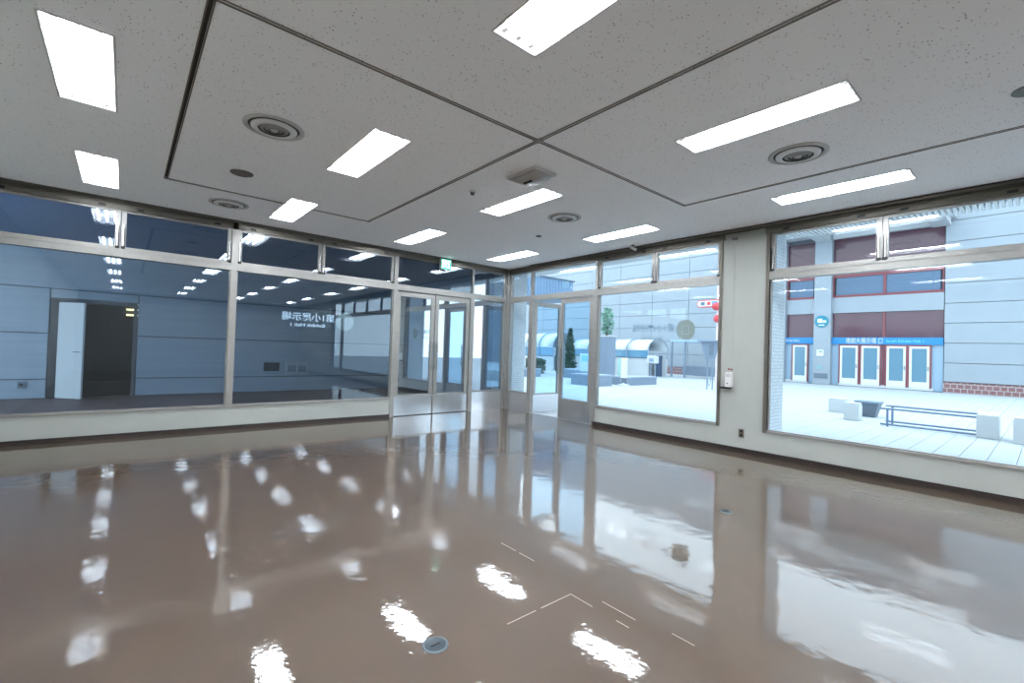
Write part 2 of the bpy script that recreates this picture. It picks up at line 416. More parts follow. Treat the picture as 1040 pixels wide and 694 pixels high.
struct('trim_9', MB().box(4.0, 4.08, L-.012, L+.11, 0, ZS).box(5.85, 5.885, L-.012, L+.11, 0, ZT0), M_alu, 'aluminium jambs of the closed double doors')
leaf('door_3', (R+.045, 5.775, 0), math.pi/2, .872, M_glassD2)            # closed leaf
leaf('door_4', (R+.06, 7.50, 0), 0, .872, M_glassD2)                      # leaf swung out at a right angle
struct('trim_10', MB().box(R-.012, R+.11, 5.65, 5.71, 0, ZS).box(R-.012, R+.11, 5.71, 5.765, 0, ZT0).box(R-.012, R+.035, 7.47, 7.53, 0, ZT0), M_alu, 'aluminium jambs of the open doorway')
struct('trim_11', MB().box(R, R+.12, 5.77, 7.5, -.002, .006), M_steel, 'steel threshold of the open doorway')
# blind rail under the ceiling along the window wall
cr_ = thing('blind_rail', 'dark double blind rail running under the ceiling along the sunlit windows', 'rail', (R-.06, 2, H))
MB().box(R-.115, R-.015, -3.7, 7.5, H-.018, H-.001).build('channel', M_dark, cr_)
for x in (R-.115, R-.068, R-.025): MB().box(x, x+.010, -3.7, 7.5, H-.045, H-.018).build('rail_lip', M_bronze, cr_)
cl_ = thing('blind_rail', 'brown blind rail under the ceiling along the dark corridor windows', 'rail', (1, L-.05, H))
MB().box(XW, 5.9, L-.075, L-.022, H-.014, H-.001).build('channel', M_bronze, cl_)
MB().box(XW, 5.9, L-.075, L-.066, H-.030, H-.014).build('rail_lip', M_bronze, cl_)
MB().box(5.9, 6.85, L-.075, L-.022, H-.014, H-.001).build('channel', M_bronze, cl_)

# ================================================================== CEILING FITTINGS
def make_light():
    t = thing('fluorescent_light', 'x', 'ceiling light', (0, 0, H), local=True, group='recessed fluorescent ceiling lights')
    a, b = LW/2, LL/2
    hs = MB()
    hs.box(-a, a, -b, b, .10, .105)
    for s in (-1, 1):
        x0, x1 = sorted((s*a, s*(a-.004))); hs.box(x0, x1, -b, b, 0, .10)
        y0, y1 = sorted((s*b, s*(b-.004))); hs.box(-a, a, y0, y1, 0, .10)
    hs.build('housing', M_lampwhite, t, loc=(0, 0, .001))
    r = MB(); w = .012
    r.box(-a-w, a+w, -b-w, -b, -.005, -.0005).box(-a-w, a+w, b, b+w, -.005, -.0005).box(-a-w, -a, -b, b, -.005, -.0005).box(a, a+w, -b, b, -.005, -.0005)
    r.build('rim', M_vent, t, loc=(0, 0, 0))
    tm = None
    for x in (-.105, 0, .105):
        if tm is None:
            o = MB().tube((0, -.57, 0), (0, .57, 0), .016, n=8).build('tube', M_tube, t, loc=(x, 0, .045)); tm = o.data
        else: link('tube', tm, t, loc=(x, 0, .045))
    hm = None
    for x in (-.105, 0, .105):
        for s in (-1, 1):
            if hm is None:
                o = MB().bbox(-.016, .016, -.022, .022, -.030, .045, .003).tube((0, 0, -.031), (0, 0, -.030), .008, n=8).build('lamp_holder', M_plastic, t, loc=(x, s*.595, .045)); hm = o.data
            else: link('lamp_holder', hm, t, loc=(x, s*.595, .045))
    return t
proto = make_light()
rowname = ['in the row nearest the corridor windows', 'in the second row from the corridor windows', 'in the third row from the corridor windows',
           'in the fourth row from the corridor windows', 'in the fifth row from the corridor windows', 'in the row farthest from the corridor windows']
colname = ['fourth from the plaza', 'third from the plaza', 'second from the plaza', 'next to the plaza']
special = {(0, 0): 'small-looking fluorescent ceiling light, leftmost of the row by the corridor windows', (0, 1): 'large leftmost fluorescent light near the upper left of the ceiling',
           (1, 0): 'fluorescent ceiling light that interrupts the bronze ceiling rail', (1, 1): 'fluorescent ceiling light beside the round vent inside the railed panel',
           (2, 0): 'fluorescent ceiling light above the closed double doors', (3, 0): 'fluorescent ceiling light in the corner where the glazed walls meet',
           (2, 1): 'fluorescent ceiling light below the square ceiling box', (3, 1): 'fluorescent ceiling light beside the small tilted sensor near the first plaza window',
           (1, 2): 'fluorescent ceiling light cut by the upper edge of the picture', (2, 2): 'long fluorescent ceiling light above the round vent at the plaza side',
           (3, 2): 'fluorescent ceiling light just inside the large plaza window'}
first = True
for i, x in enumerate(LX):
    for j, y in enumerate(LY):
        o = proto if first else copy_tree(proto); first = False
        o.location = (x, y, H)
        o['label'] = special.get((i, j), 'fluorescent light %s, %s' % (rowname[j], colname[i]))

M_ventring = mat('vent_ring_grey', (150, 148, 144), rough=.5)
def vent(x, y, r, label):
    t = thing('ceiling_diffuser', label, 'air vent', (x, y, H), local=True, group='round ceiling air diffusers')
    k = r/.24
    MB().lathe([(.24*k, 0), (.24*k, -.008), (.215*k, -.014), (.205*k, -.012), (.20*k, -.001)], n=40).build('outer_ring', M_vent, t, loc=(0, 0, 0))
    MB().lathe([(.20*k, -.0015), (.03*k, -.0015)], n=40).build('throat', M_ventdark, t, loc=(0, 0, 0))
    for a, b, z, mt in ((.182, .125, -.024, M_plastic), (.115, .08, -.026, M_ventring), (.072, .045, -.028, M_ventring)):
        MB().lathe([(a*k, z+.012), (a*k, z+.010), (b*k, z-.004), (b*k, z-.001), (a*k, z+.012)], n=36).build('cone_ring', mt, t, loc=(0, 0, 0))
    MB().lathe([(.035*k, -.001), (.035*k, -.026), (.028*k, -.032), (.0, -.033)], n=20).build('centre_cap', M_vent, t, loc=(0, 0, 0))
    return t
vent(.94, 4.46, .245, 'round ceiling vent inside the railed panel with the dark speaker disc')
vent(1.03, 7.38, .24, 'flat round ceiling vent close to the corridor windows')
vent(4.68, 4.46, .235, 'round ceiling vent between the two lights before the first plaza window')
vent(4.68, 1.52, .24, 'large round ceiling vent between the two long lights by the plaza windows')
def speaker(x, y, r, mt, label):
    t = thing('ceiling_speaker', label, 'speaker', (x, y, H), local=True, group='flush ceiling speakers')
    MB().lathe([(r, 0), (r, -.006), (r*.93, -.010), (r*.88, -.006)], n=32).build('ring', mt, t, loc=(0, 0, 0))
    MB().lathe([(r*.9, -.004), (r*.5, -.008), (0, -.009)], n=32).build('grille', mt, t, loc=(0, 0, 0))
M_spk = mat('taupe_speaker_grille', (112, 104, 100), rough=.8)
speaker(.94, 5.93, .115, M_spk, 'dark taupe speaker disc in the railed ceiling panel')
speaker(4.66, .10, .09, mat('grey_green_grille', (130, 140, 138), rough=.7), 'small grey disc on the ceiling at the right edge of the picture')
# square box fitting with a bowed face
t = thing('ceiling_box', 'grey square ceiling box with a bowed face and dark slit near the rail crossing', 'ceiling fitting', (3.295, 3.65, H), local=True)
MB().bbox(-.155, .155, -.225, .225, -.03, -.0005, .004).build('base_plate', M_vent, t, loc=(0, 0, 0))
v = []; f = []; n = 8
for i in range(n+1):
    y = -.19+.38*i/n; dz = -.045-.045*math.sin(math.pi*i/n)
    v += [(-.12, y, dz), (.135, y, dz*.75)]
for i in range(n): f.append((2*i, 2*i+1, 2*i+3, 2*i+2))
o = len(v)
v += [(p[0]*1.03, p[1]*1.03, -.03) for p in v[:]]
for i in range(n):
    f += [(2*i, 2*i+2, o+2*i+2, o+2*i), (2*i+1, o+2*i+1, o+2*i+3, 2*i+3)]
f += [(0, o, o+1, 1), (2*n, 2*n+1, o+2*n+1, o+2*n)]
MB().add(v, f, True).build('bowed_cover', mat('grey_cover', (168, 165, 160), rough=.5), t, loc=(0, 0, 0))
MB().box(-.06, -.035, -.05, .06, -.094, -.08).build('slit', M_hole, t, loc=(0, 0, 0))
# small sensors
t = thing('smoke_sensor', 'small taupe sensor knob on the ceiling beside the square box', 'sensor', (3.13, 4.52, H), local=True)
MB().lathe([(.042, 0), (.042, -.012), (.03, -.02)], n=20).build('base', M_vent, t, loc=(0, 0, 0))
MB().lathe([(.028, -.02), (.024, -.045), (0, -.05)], n=20).build('dome', M_spk, t, loc=(0, 0, 0))
t = thing('ceiling_sprinkler', 'tiny dark disc in the ceiling between the corner light and the round vent', 'sprinkler', (5.17, 5.50, H), local=True)
MB().lathe([(.05, 0), (.05, -.004), (.035, -.006)], n=24).build('ring', M_ventdark, t, loc=(0, 0, 0))
MB().lathe([(.035, -.005), (.02, -.014), (0, -.015)], n=24).build('plug', M_dark, t, loc=(0, 0, 0))
t = thing('beam_sensor', 'small tilted white sensor hanging from the ceiling beside the blind rail', 'sensor', (6.72, 4.74, H), local=True)
MB().lathe([(.035, 0), (.035, -.012), (.012, -.014), (.012, -.03)], n=20).build('mount', M_ventdark, t, loc=(0, 0, 0))
MB().tube((-.02, .03, -.025), (.035, -.05, -.085), .024, n=14).build('body', M_plastic, t, loc=(0, 0, 0))
# exit sign on the header over the double doors
t = thing('exit_sign', 'small glowing green exit sign above the closed double doors', 'sign', (5.12, L-.10, 3.04))
MB().bbox(4.995, 5.245, L-.10, L-.036, 3.05, 3.27, .005).build('case', M_plastic, t)
MB().box(5.005, 5.235, L-.104, L-.10, 3.06, 3.26).build('face', M_green, t)
pic = MB().box(5.11, 5.20, L-.106, L-.104, 3.085, 3.20)
pic.build('doorway_symbol', M_exitw, t)
MB().disc((5.155, L-.107, 3.182), .012, (0, 1, 0), .002, 14).box(5.13, 5.165, L-.108, L-.106, 3.13, 3.165).box(5.10, 5.135, L-.108, L-.106, 3.15, 3.16).box(5.155, 5.185, L-.108, L-.106, 3.12, 3.135).box(5.115, 5.145, L-.108, L-.106, 3.095, 3.13).build('running_figure', M_green, t)
MB().box(5.02, 5.09, L-.106, L-.104, 3.09, 3.24).box(5.02, 5.22, L-.106, L-.104, 3.215, 3.24).build('light_panel', M_exitw, t)

# ================================================================== PILLAR AND FLOOR FITTINGS
t = thing('wall_dispenser', 'white wall dispenser with a dark drip tray on the cream pillar', 'dispenser', (R-.04, 3.09, .93))
MB().bbox(R-.075, R-.001, 3.045, 3.135, .95, 1.17, .008).build('body', M_plastic, t)
MB().bbox(R-.079, R-.074, 3.055, 3.125, 1.10, 1.155, .001).build('cover', mat('pale_grey_plastic', (190, 192, 194), rough=.4), t)
MB().disc((R-.077, 3.10, 1.005), .010, (1, 0, 0), .006, 12).build('button', M_dark, t)
MB().bbox(R-.10, R-.001, 3.06, 3.20, .925, .95, .004).build('drip_tray', M_dark, t)
lab = MB().box(R-.003, R-.001, 3.055, 3.09, 1.20, 1.225).box(R-.003, R-.001, 3.10, 3.125, 1.20, 1.232).build('wall_label', mat('dark_red_print', (120, 60, 62), rough=.7))
tag(lab, 'tiny dark red mark stuck on the pillar over the dispenser', 'label')
cb = MB().path([(R-.004, 3.065, 3.24), (R-.004, 3.065, 1.25)], .0035).build('wall_cable', mat('cream_cable', (188, 188, 178), rough=.6))
tag(cb, 'thin cream cable running down the pillar from the ceiling', 'cable')
ck = MB().bbox(R-.03, R-.001, 3.03, 3.10, 3.155, 3.19, .004).build('cable_clip', M_spk); tag(ck, 'small brown clip at the top of the cream pillar', 'clip')
t = thing('wall_outlet', 'brown wall outlet low on the cream pillar', 'outlet', (R-.01, 2.91, .29))
MB().bbox(R-.010, R-.001, 2.875, 2.945, .23, .35, .003).build('plate', M_brownplate, t)
for z in (.262, .318): MB().box(R-.0115, R-.010, 2.892, 2.928, z-.017, z+.017).build('socket', M_hole, t)
def plug(x, y, r, label, op=False):
    t = thing('floor_plug', label, 'floor outlet', (x, y, 0), local=True, group='round floor outlets')
    MB().lathe([(r, .0003), (r*.98, .004), (r*.86, .006), (r*.82, .003)], n=36).build('ring', M_brass, t, loc=(0, 0, 0))
    MB().lathe([(r*.83, .003), (r*.5, .0035), (0, .0035)], n=32).build('lid', mat('plug_lid_grey', (52, 62, 68), rough=.3, metal=.8), t, loc=(0, 0, 0))
    MB().box(-r*.4, r*.4, -.004, .004, .0036, .006).build('coin_slot', M_dark, t, loc=(0, 0, 0))
plug(1.165, 1.86, .062, 'round metal floor outlet in the foreground of the shiny floor')
plug(4.20, 1.88, .052, 'small round metal floor outlet far out before the cream pillar')

# window stickers and lettering (on the outside of the panes, so they read backwards from here)
def sticker(P, s, z, label, wallx):
    t = thing('glass_sticker', label, 'sticker', (s, L+.05, z) if not wallx else (R+.05, s, z))
    if wallx: c = (R+.048, s, z); ax = (1, 0, 0)
    else: c = (s, L+.048, z); ax = (0, 1, 0)
    MB().disc(c, .165, ax, .002, 40).build('disc', M_sticker, t)
    if wallx:
        for q in ((s-.06, s+.06, z+.055, z+.065), (s-.06, s+.06, z-.075, z-.065), (s-.06, s-.05, z-.075, z+.065), (s+.05, s+.06, z-.075, z+.065)):
            MB().box(R+.044, R+.0465, *q).build('square_mark', M_sticker2, t)
    return t
sticker(PR, 3.85, 1.82, 'round grey sticker on the glass of the first plaza window', True)
sticker(PL, 3.08, 1.81, 'round grey sticker on the glass of the corridor window', False)
t = thing('window_lettering', 'pale reversed Japanese lettering on the corridor window glass', 'lettering', (2.45, L+.05, 1.7))
# seen from inside: runs from right (start) to left (end): text x axis = -X, up = Z, facing outwards
def mwL(x, z): return Matrix(((-1, 0, 0, x), (0, 0, 1, L+.048), (0, 1, 0, z), (0, 0, 0, 1)))
def mwR(y, z): return Matrix(((0, 0, 1, R+.048), (1, 0, 0, y), (0, 1, 0, z), (0, 0, 0, 1)))
text_mesh('main_line', '第1小展示場', .15, M_letter, t, mwL(2.89, 1.80), width=.88, bold=.0015)
text_mesh('second_line', 'Exhibit Hall 1', .075, M_letter, t, mwL(2.72, 1.69), width=.57, bold=.002)
t = thing('window_lettering', 'faint reversed Japanese lettering on the first plaza window glass', 'lettering', (R+.05, 4.45, 1.6))
text_mesh('main_line', '第1小展示場', .15, M_letter2, t, mwR(4.04, 1.80), width=.83, bold=.0015)
text_mesh('second_line', 'Exhibit Hall 1', .075, M_letter2, t, mwR(4.27, 1.65), width=.42)

# ================================================================== CORRIDOR BEHIND THE LEFT GLASS
YC = 14.2; ZC = 3.45
cf = struct('corridor_floor', MB().box(-16, 7.6, L+.16, YC+.2, -.12, -.005), M_corrfloor)
cs = struct('corridor_ceiling', MB().box(-4.6, 7.6, L+.11, YC+.2, ZC+.03, ZC+.08), M_soffit, 'dark blue boarded soffit over the corridor')
bm = MB()
y = L+.13
while y < YC:
    bm.box(-4.6, 7.55, y, y+.125, ZC, ZC+.03); y += .15
tag(bm.build('soffit_board', M_soffit, cs), kind='stuff')
cw = struct('corridor_wall', MB().box(-16, -1.28, YC+.03, YC+.2, 0, ZC).box(.22, 7.6, YC+.03, YC+.2, 0, ZC).box(-1.28, .22, YC+.03, YC+.2, 2.20, ZC), M_cladjoint, 'grey panelled wall across the corridor')
zj = [0, .42, 1.43, 2.42, ZC]
segs = [(-16, -1.29), (.23, 7.58)]; top_run = [(-16, 7.58)]
for k in range(4):
    for a, b in (top_run if k == 3 else segs):
        MB().box(a, b, YC, YC+.03, zj[k]+.014, zj[k+1]-.014).build('wall_panel', M_corr, cw)
MB().box(-1.27, .21, YC, YC+.03, 2.23, 2.42-.014).build('wall_panel', M_corr, cw)
struct('corridor_light_block', MB().box(7.4, 7.6, L+.7, YC+.2, 0, ZC), M_corr, 'added unseen grey wall keeping light out of the corridor end')  # unseen wall, added to keep the corridor dark behind the doors
# doorway to a dim room
st = struct_empty('door_5', (-1.25, YC, 0), 0, label='open white door of a dim room across the corridor')
MB().box(-1.27, -1.13, YC-.02, YC+.15, 0, 2.2).build('door_jamb', mat('navy_frame', (8, 8, 26), rough=.4), st)
MB().box(.14, .21, YC-.02, YC+.15, 0, 2.2).box(-1.13, .14, YC-.02, YC+.15, 2.13, 2.2).build('door_frame', mat('dark_grey_frame', (78, 82, 86), rough=.5), st)
ang = math.atan2(-.47, .43)
lf = MB().bbox(0, .64, -.02, .02, .01, 2.12, .004).build('door_leaf', M_white, st, loc=(.13, -.02, 0)); lf.rotation_euler = (0, 0, ang)
MB().tube((.58, -.02, 1.04), (.58, -.07, 1.04), .012).tube((.58, -.07, 1.04), (.46, -.07, 1.04), .010).build('lever_handle', M_chrome, lf, loc=(0, 0, 0))
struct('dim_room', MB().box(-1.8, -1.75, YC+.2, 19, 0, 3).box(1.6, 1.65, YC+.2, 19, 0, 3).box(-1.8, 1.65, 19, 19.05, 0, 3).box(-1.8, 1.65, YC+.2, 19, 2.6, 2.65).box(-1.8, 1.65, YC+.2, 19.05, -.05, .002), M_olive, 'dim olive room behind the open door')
t = thing('wall_lamp', 'yellowish triple tube lamp glowing in the dim room across the corridor', 'lamp', (.30, 18.7, 2.05))
M_yl = mat('yellow_tube', (255, 240, 180), emit=1.3)
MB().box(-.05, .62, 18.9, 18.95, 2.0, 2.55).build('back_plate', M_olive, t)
for z in (2.10, 2.27, 2.45): MB().tube((.0, 18.86, z), (.56, 18.86, z), .03).build('tube', M_yl, t)
p1 = MB().bbox(2.98, 3.37, YC-.03, YC-.001, .58, .82, .004).box(3.0, 3.35, YC-.034, YC-.03, .60, .80).build('wall_plaque', mat('dark_plaque', (52, 56, 60), rough=.5)); tag(p1, 'dark rectangular plaque on the corridor wall', 'plaque')
t = thing('wall_plaque', 'pale double plaque on the corridor wall beside the dark one', 'plaque', (3.85, YC-.02, .45))
MB().bbox(3.54, 4.15, YC-.03, YC-.001, .45, .83, .004).build('board', mat('pale_plaque', (150, 158, 166), rough=.5), t)
for a in (3.60, 3.88): MB().box(a, a+.22, YC-.034, YC-.03, .55, .74).build('notice', mat('grey_notice', (118, 128, 138), rough=.5), t)
t = thing('wall_outlet', 'dark outlet box low on the corridor wall left of the open door', 'outlet', (-1.65, YC-.03, .3))
MB().bbox(-1.71, -1.59, YC-.04, YC-.001, .24, .38, .004).build('box', M_dgrey, t)
MB().box(-1.68, -1.62, YC-.043, YC-.04, .28, .34).build('socket', M_hole, t)

# ================================================================== OUTSIDE RIGHT: CANOPY, TILED PIERS, PLAZA
struct('tiled_pier', MB().box(R+.16, 7.63, 2.615, 3.24, -.05, 3.59), M_tile, 'white mosaic tiled pier outside the cream pillar')
struct('tiled_pier', MB().box(R+.16, 7.63, L+.12, L+.75, -.05, 3.59), M_tile, 'white mosaic tiled pier outside the corner')
cn = struct('canopy', MB().box(R+.11, 9.3, -9, 13, 3.70, 3.95), M_corrug, 'canopy over the pavement outside the windows')
bm = MB(); y = -8.9
while y < 12.9:
    bm.box(R+.14, 9.25, y, y+.040, 3.60, 3.70); y += .066
tag(bm.build('soffit_slat', M_soffitw, cn), kind='stuff')
# paving: bed plus slabs; the slabs that show largest are single parts
pv = struct('plaza_ground', MB().box(R+.16, 70, -40, 70, -.3, -.035), M_joint)
ps = .30; me = None; near = []; far = []
for i in range(0, 84):
    for j in range(-30, 110):
        x = R+.20+i*ps; y = j*ps
        if x > 31-ps: continue
        ang_ = math.atan2(y, x)
        d = math.hypot(x, y)
        vis = -.02 < ang_ < .83 and not (2.3 < y < 3.3 and x < 7.7)
        (near if vis and len(near) < 100000 else far).append((d, x, y))
near.sort()
big = near[:300]; rest = near[300:] + far
o0 = MB().bbox(0, ps-.008, 0, ps-.008, -.036, -.02, .003).build('paving_slab', M_pave, pv, loc=(big[0][1], big[0][2], 0))
for d, x, y in big[1:]: link('paving_slab', o0.data, pv, loc=(x, y, 0))
bm = MB()
for d, x, y in rest: bm.box(x, x+ps-.008, y, y+ps-.008, -.036, -.02)
tag(bm.build('paving_slabs_beyond', M_pave, pv), kind='stuff')

# ---- the hall building across the plaza (facade at x = XF)
XF = 31.0
B = thing('hall_building', 'pale panelled exhibition hall with red framed doors across the plaza', 'building', (XF, 8, 0))
MB().box(XF+.25, XF+8, -25, 60, 0, 11).build('core', M_cladjoint, B)
def cladding(y0, y1, cols, zs_):
    w = (y1-y0)/cols
    for c in range(cols):
        for a, b in zip(zs_[:-1], zs_[1:]):
            MB().box(XF, XF+.25, y0+c*w+.013, y0+(c+1)*w-.013, a+.013, b-.013).build('cladding_panel', M_clad, B)
zrow = [.52, 1.45, 2.43, 3.42, 4.40, 5.40, 6.45, 7.45, 8.5, 9.6, 11.0]
cladding(-8.6, 3.40, 4, zrow)
cladding(10.9, 41.0, 10, zrow)
MB().box(XF-.06, XF+.25, -8.6, 3.40, -.02, .50).build('brick_base', M_brick, B)
MB().box(XF-.06, XF+.25, 10.9, 41.0, -.02, .50).build('brick_base', M_brick, B)
# column between the bays
co = MB().box(XF-.25, XF+.25, 8.12, 8.96, 0, 8.6).build('column', M_clad, B)
MB().box(XF-.25, XF+.25, 10.5, 10.9, 0, 8.6).build('column', M_clad, B)
for (y0, y1, nd) in ((3.42, 8.12, 4), (8.96, 10.5, 1)):
    MB().box(XF, XF+.2, y0, y1, 4.10, 4.98).build('spandrel', M_clad, B)
    g = MB().box(XF+.12, XF+.2, y0, y1, 2.70, 4.10).build('fanlight', M_maroon, B)
    g2 = MB().box(XF+.12, XF+.2, y0, y1, 6.30, 8.35).build('upper_glazing', M_maroon, B)
    g3 = MB().box(XF+.12, XF+.2, y0+.15, y1-.15, 5.1, 6.20).build('strip_window', M_bluegl, B)
    fr = MB().box(XF+.06, XF+.2, y0, y1, 4.98, 5.12).box(XF+.06, XF+.2, y0, y1, 6.12, 6.30)
    k = y0
    n = max(1, round((y1-y0)/2.35))
    for q in range(n+1):
        yy = y0+(y1-y0)*q/n; fr.box(XF+.05, XF+.2, max(y0, yy-.06), min(y1, yy+.06), 5.0, 6.3)
    for q in range(1, n): yy = y0+(y1-y0)*q/n; fr.box(XF+.06, XF+.2, yy-.05, yy+.05, 0, 4.1)
    fr.build('red_frame', M_red, B)
    sg = MB().box(XF-.04, XF+.12, y0, y1, 2.33, 2.70).build('sign_band', M_signblue, B)
    MB().box(XF+.10, XF+.2, y0, y1, 0, 2.33).build('side_glazing', mat('grey_side_glazing', (140, 164, 184), rough=.2), B)
    MB().box(XF-.02, XF+.10, y0+.35, y1-.35 if nd == 4 else y1, 0, .14).build('door_sill', M_conc, B)
def mwF(y, z, x=XF-.05): return Matrix(((0, 0, -1, x), (-1, 0, 0, y), (0, 1, 0, z), (0, 0, 0, 1)))
text_mesh('sign_lettering', '南館大展示場 口', .34, M_paper, B, mwF(7.42, 2.40), width=1.62)
text_mesh('sign_lettering', 'South Exhibit Hall 1', .20, mat('cyan_print', (100, 205, 215), rough=.5), B, mwF(5.65, 2.45), width=1.5)
text_mesh('sign_lettering', 'Exhibit Hall 2', .20, M_paper, B, mwF(10.48, 2.45), width=.75)
for y0, y1 in ((6.88, 7.70), (5.92, 6.72), (4.84, 5.62), (3.92, 4.70), (9.35, 10.10)):
    d = MB().box(XF-.02, XF+.10, y0-.07, y0, .1, 2.31).box(XF-.02, XF+.10, y1, y1+.07, .1, 2.31).box(XF-.02, XF+.10, y0, y1, 2.24, 2.31).build('door', M_red, B)
    fr = MB().box(XF-.03, XF+.05, y0, y0+.10, .12, 2.24).box(XF-.03, XF+.05, y1-.10, y1, .12, 2.24).box(XF-.03, XF+.05, y0+.1, y1-.1, 2.13, 2.24).box(XF-.03, XF+.05, y0+.1, y1-.1, .12, .42).build('leaf_frame', M_paper, d, loc=(0, 0, 0))
    MB().box(XF, XF+.03, y0+.1, y1-.1, .42, 2.13).build('pane', M_palegl, d, loc=(0, 0, 0))
    MB().box(XF-.06, XF-.03, y0+.02, y0+.07, 1.0, 1.22).build('door_handle', M_chrome, d, loc=(0, 0, 0))
# soffit and beams over the entrance
MB().box(XF-2.4, XF+.25, 3.0, 10.9, 8.62, 8.95).build('soffit', M_white, B)
for yy in (8.2, 3.2): MB().box(XF-2.4, XF+.2, yy, yy+.7, 8.30, 8.62).build('beam', M_white, B)
MB().box(XF-.12, XF+.1, 3.4, 8.12, 8.36, 8.62).build('light_cove', M_white, B)
# things on the column
rd = MB().disc((XF-.27, 8.56, 3.62), .345, (1, 0, 0), .04, 36).build('round_sign', M_teal, B)
MB().box(XF-.30, XF-.29, 8.52, 8.76, 3.55, 3.78).box(XF-.30, XF-.29, 8.33, 8.50, 3.55, 3.68).box(XF-.30, XF-.29, 8.42, 8.70, 3.38, 3.44).build('white_pictogram', M_paper, rd, loc=(0, 0, 0))
MB().box(XF-.28, XF-.25, 8.44, 8.78, 1.62, 1.98).build('poster', M_paper, B)
MB().box(XF-.285, XF-.28, 8.50, 8.66, 1.84, 1.90).build('poster_print', M_teal, B)
MB().box(XF-.28, XF-.25, 8.50, 8.76, .86, 1.06).build('plate', mat('teal_grey_plate', (120, 156, 164), rough=.5), B)
MB().box(XF-.28, XF-.25, 8.22, 8.90, .34, .62).build('vent_grille', M_dgrey, B)

# ---- elevated corrugated steel block left of the plaza
cbk = thing('steel_block', 'raised blue-grey corrugated steel block beyond the open doorway', 'building', (16, 20, 4.6))
bm = MB(); x = 9.0
while x < 22:
    bm.box(x, x+.13, 20, 24, 4.62, 5.9); bm.box(x+.13, x+.26, 20.03, 24, 4.62, 5.9); x += .26
bm.build('corrugated_wall', M_corrug, cbk)
MB().box(8.95, 22.1, 19.95, 24.05, 5.9, 5.98).build('coping', M_dgrey, cbk)
MB().box(9, 14, 20.4, 23.6, -.02, 4.62).build('support', M_clad, cbk)

# ---- barrel-roofed shelters
def shelter(y0, y1, x0, wd, zw, zg, zr, label, dark_end):
    t = thing('barrel_shelter', label, 'shelter', (x0, (y0+y1)/2, 0), group='barrel roofed shelters')
    MB().box(x0, x0+.12, y0, y1, -.02, zw).box(x0+wd-.12, x0+wd, y0, y1, -.02, zw).build('side_wall', M_conc, t)
    MB().box(x0-.03, x0+.02, y0, y1, zw, zw+.07).build('rail', M_dgrey, t)
    n = max(2, round((y1-y0)/1.5))
    for q in range(n):
        a = y0+(y1-y0)*q/n; b = y0+(y1-y0)*(q+1)/n
        MB().box(x0+.03, x0+.06, a+.03, b-.03, zw+.07, zg).build('glazed_panel', M_polyb, t)
        v = []; f = []; k = 10
        for i in range(k+1):
            th = math.pi*i/k; px = x0+wd/2-(wd/2)*math.cos(th); pz = zg+(zr-zg)*math.sin(th)
            v += [(px, a+.02, pz), (px, b-.02, pz), (px, a+.02, pz-.04), (px, b-.02, pz-.04)]
        for i in range(k): j = 4*i; f += [(j, j+1, j+5, j+4), (j+2, j+6, j+7, j+3), (j, j+4, j+6, j+2), (j+1, j+3, j+7, j+5)]
        MB().add(v, f, True).build('roof_panel', M_poly, t)
    for q in range(n+1):
        yy = y0+(y1-y0)*q/n
        pts = [(x0+wd/2-(wd/2+.01)*math.cos(math.pi*i/12), yy, zg+(zr-zg+.02)*math.sin(math.pi*i/12)) for i in range(13)]
        MB().path([(x0, yy, zw)] + pts + [(x0+wd, yy, zw)], .035, 6).build('rib', mat('blue_grey_rib', (128, 146, 166), rough=.5), t)
    if dark_end:
        MB().box(x0+wd-.75, x0+wd-.1, y0+.3, y0+.34, 0, zw+.2).build('end_screen', mat('navy_end_door', (52, 70, 96), rough=.3), t)
    return t
shelter(16.0, 22.4, 24.6, 2.2, 1.12, 1.66, 2.34, 'white barrel-roofed shelter with a dark end door before the panelled hall', True)
shelter(23.2, 30.5, 23.6, 2.4, 1.0, 1.72, 2.75, 'ribbed barrel-roofed shelter seen through the open doorway', False)
# flat glazed porch continuing along the facade
t = thing('flat_porch', 'flat blue-grey glazed porch beside the barrel-roofed shelter', 'shelter', (27.5, 14, 0))
MB().box(26.9, 28.6, 12.0, 15.9, 2.24, 2.38).build('roof', mat('blue_roof', (150, 172, 198), rough=.5), t)
for yy in (12.1, 14.9, 15.8): MB().box(26.95, 27.03, yy-.05, yy+.05, -.02, 2.24).build('post', M_greyblue, t)
MB().box(28.3, 28.36, 12.1, 15.8, .1, .7).build('back_panel', M_greyblue, t)

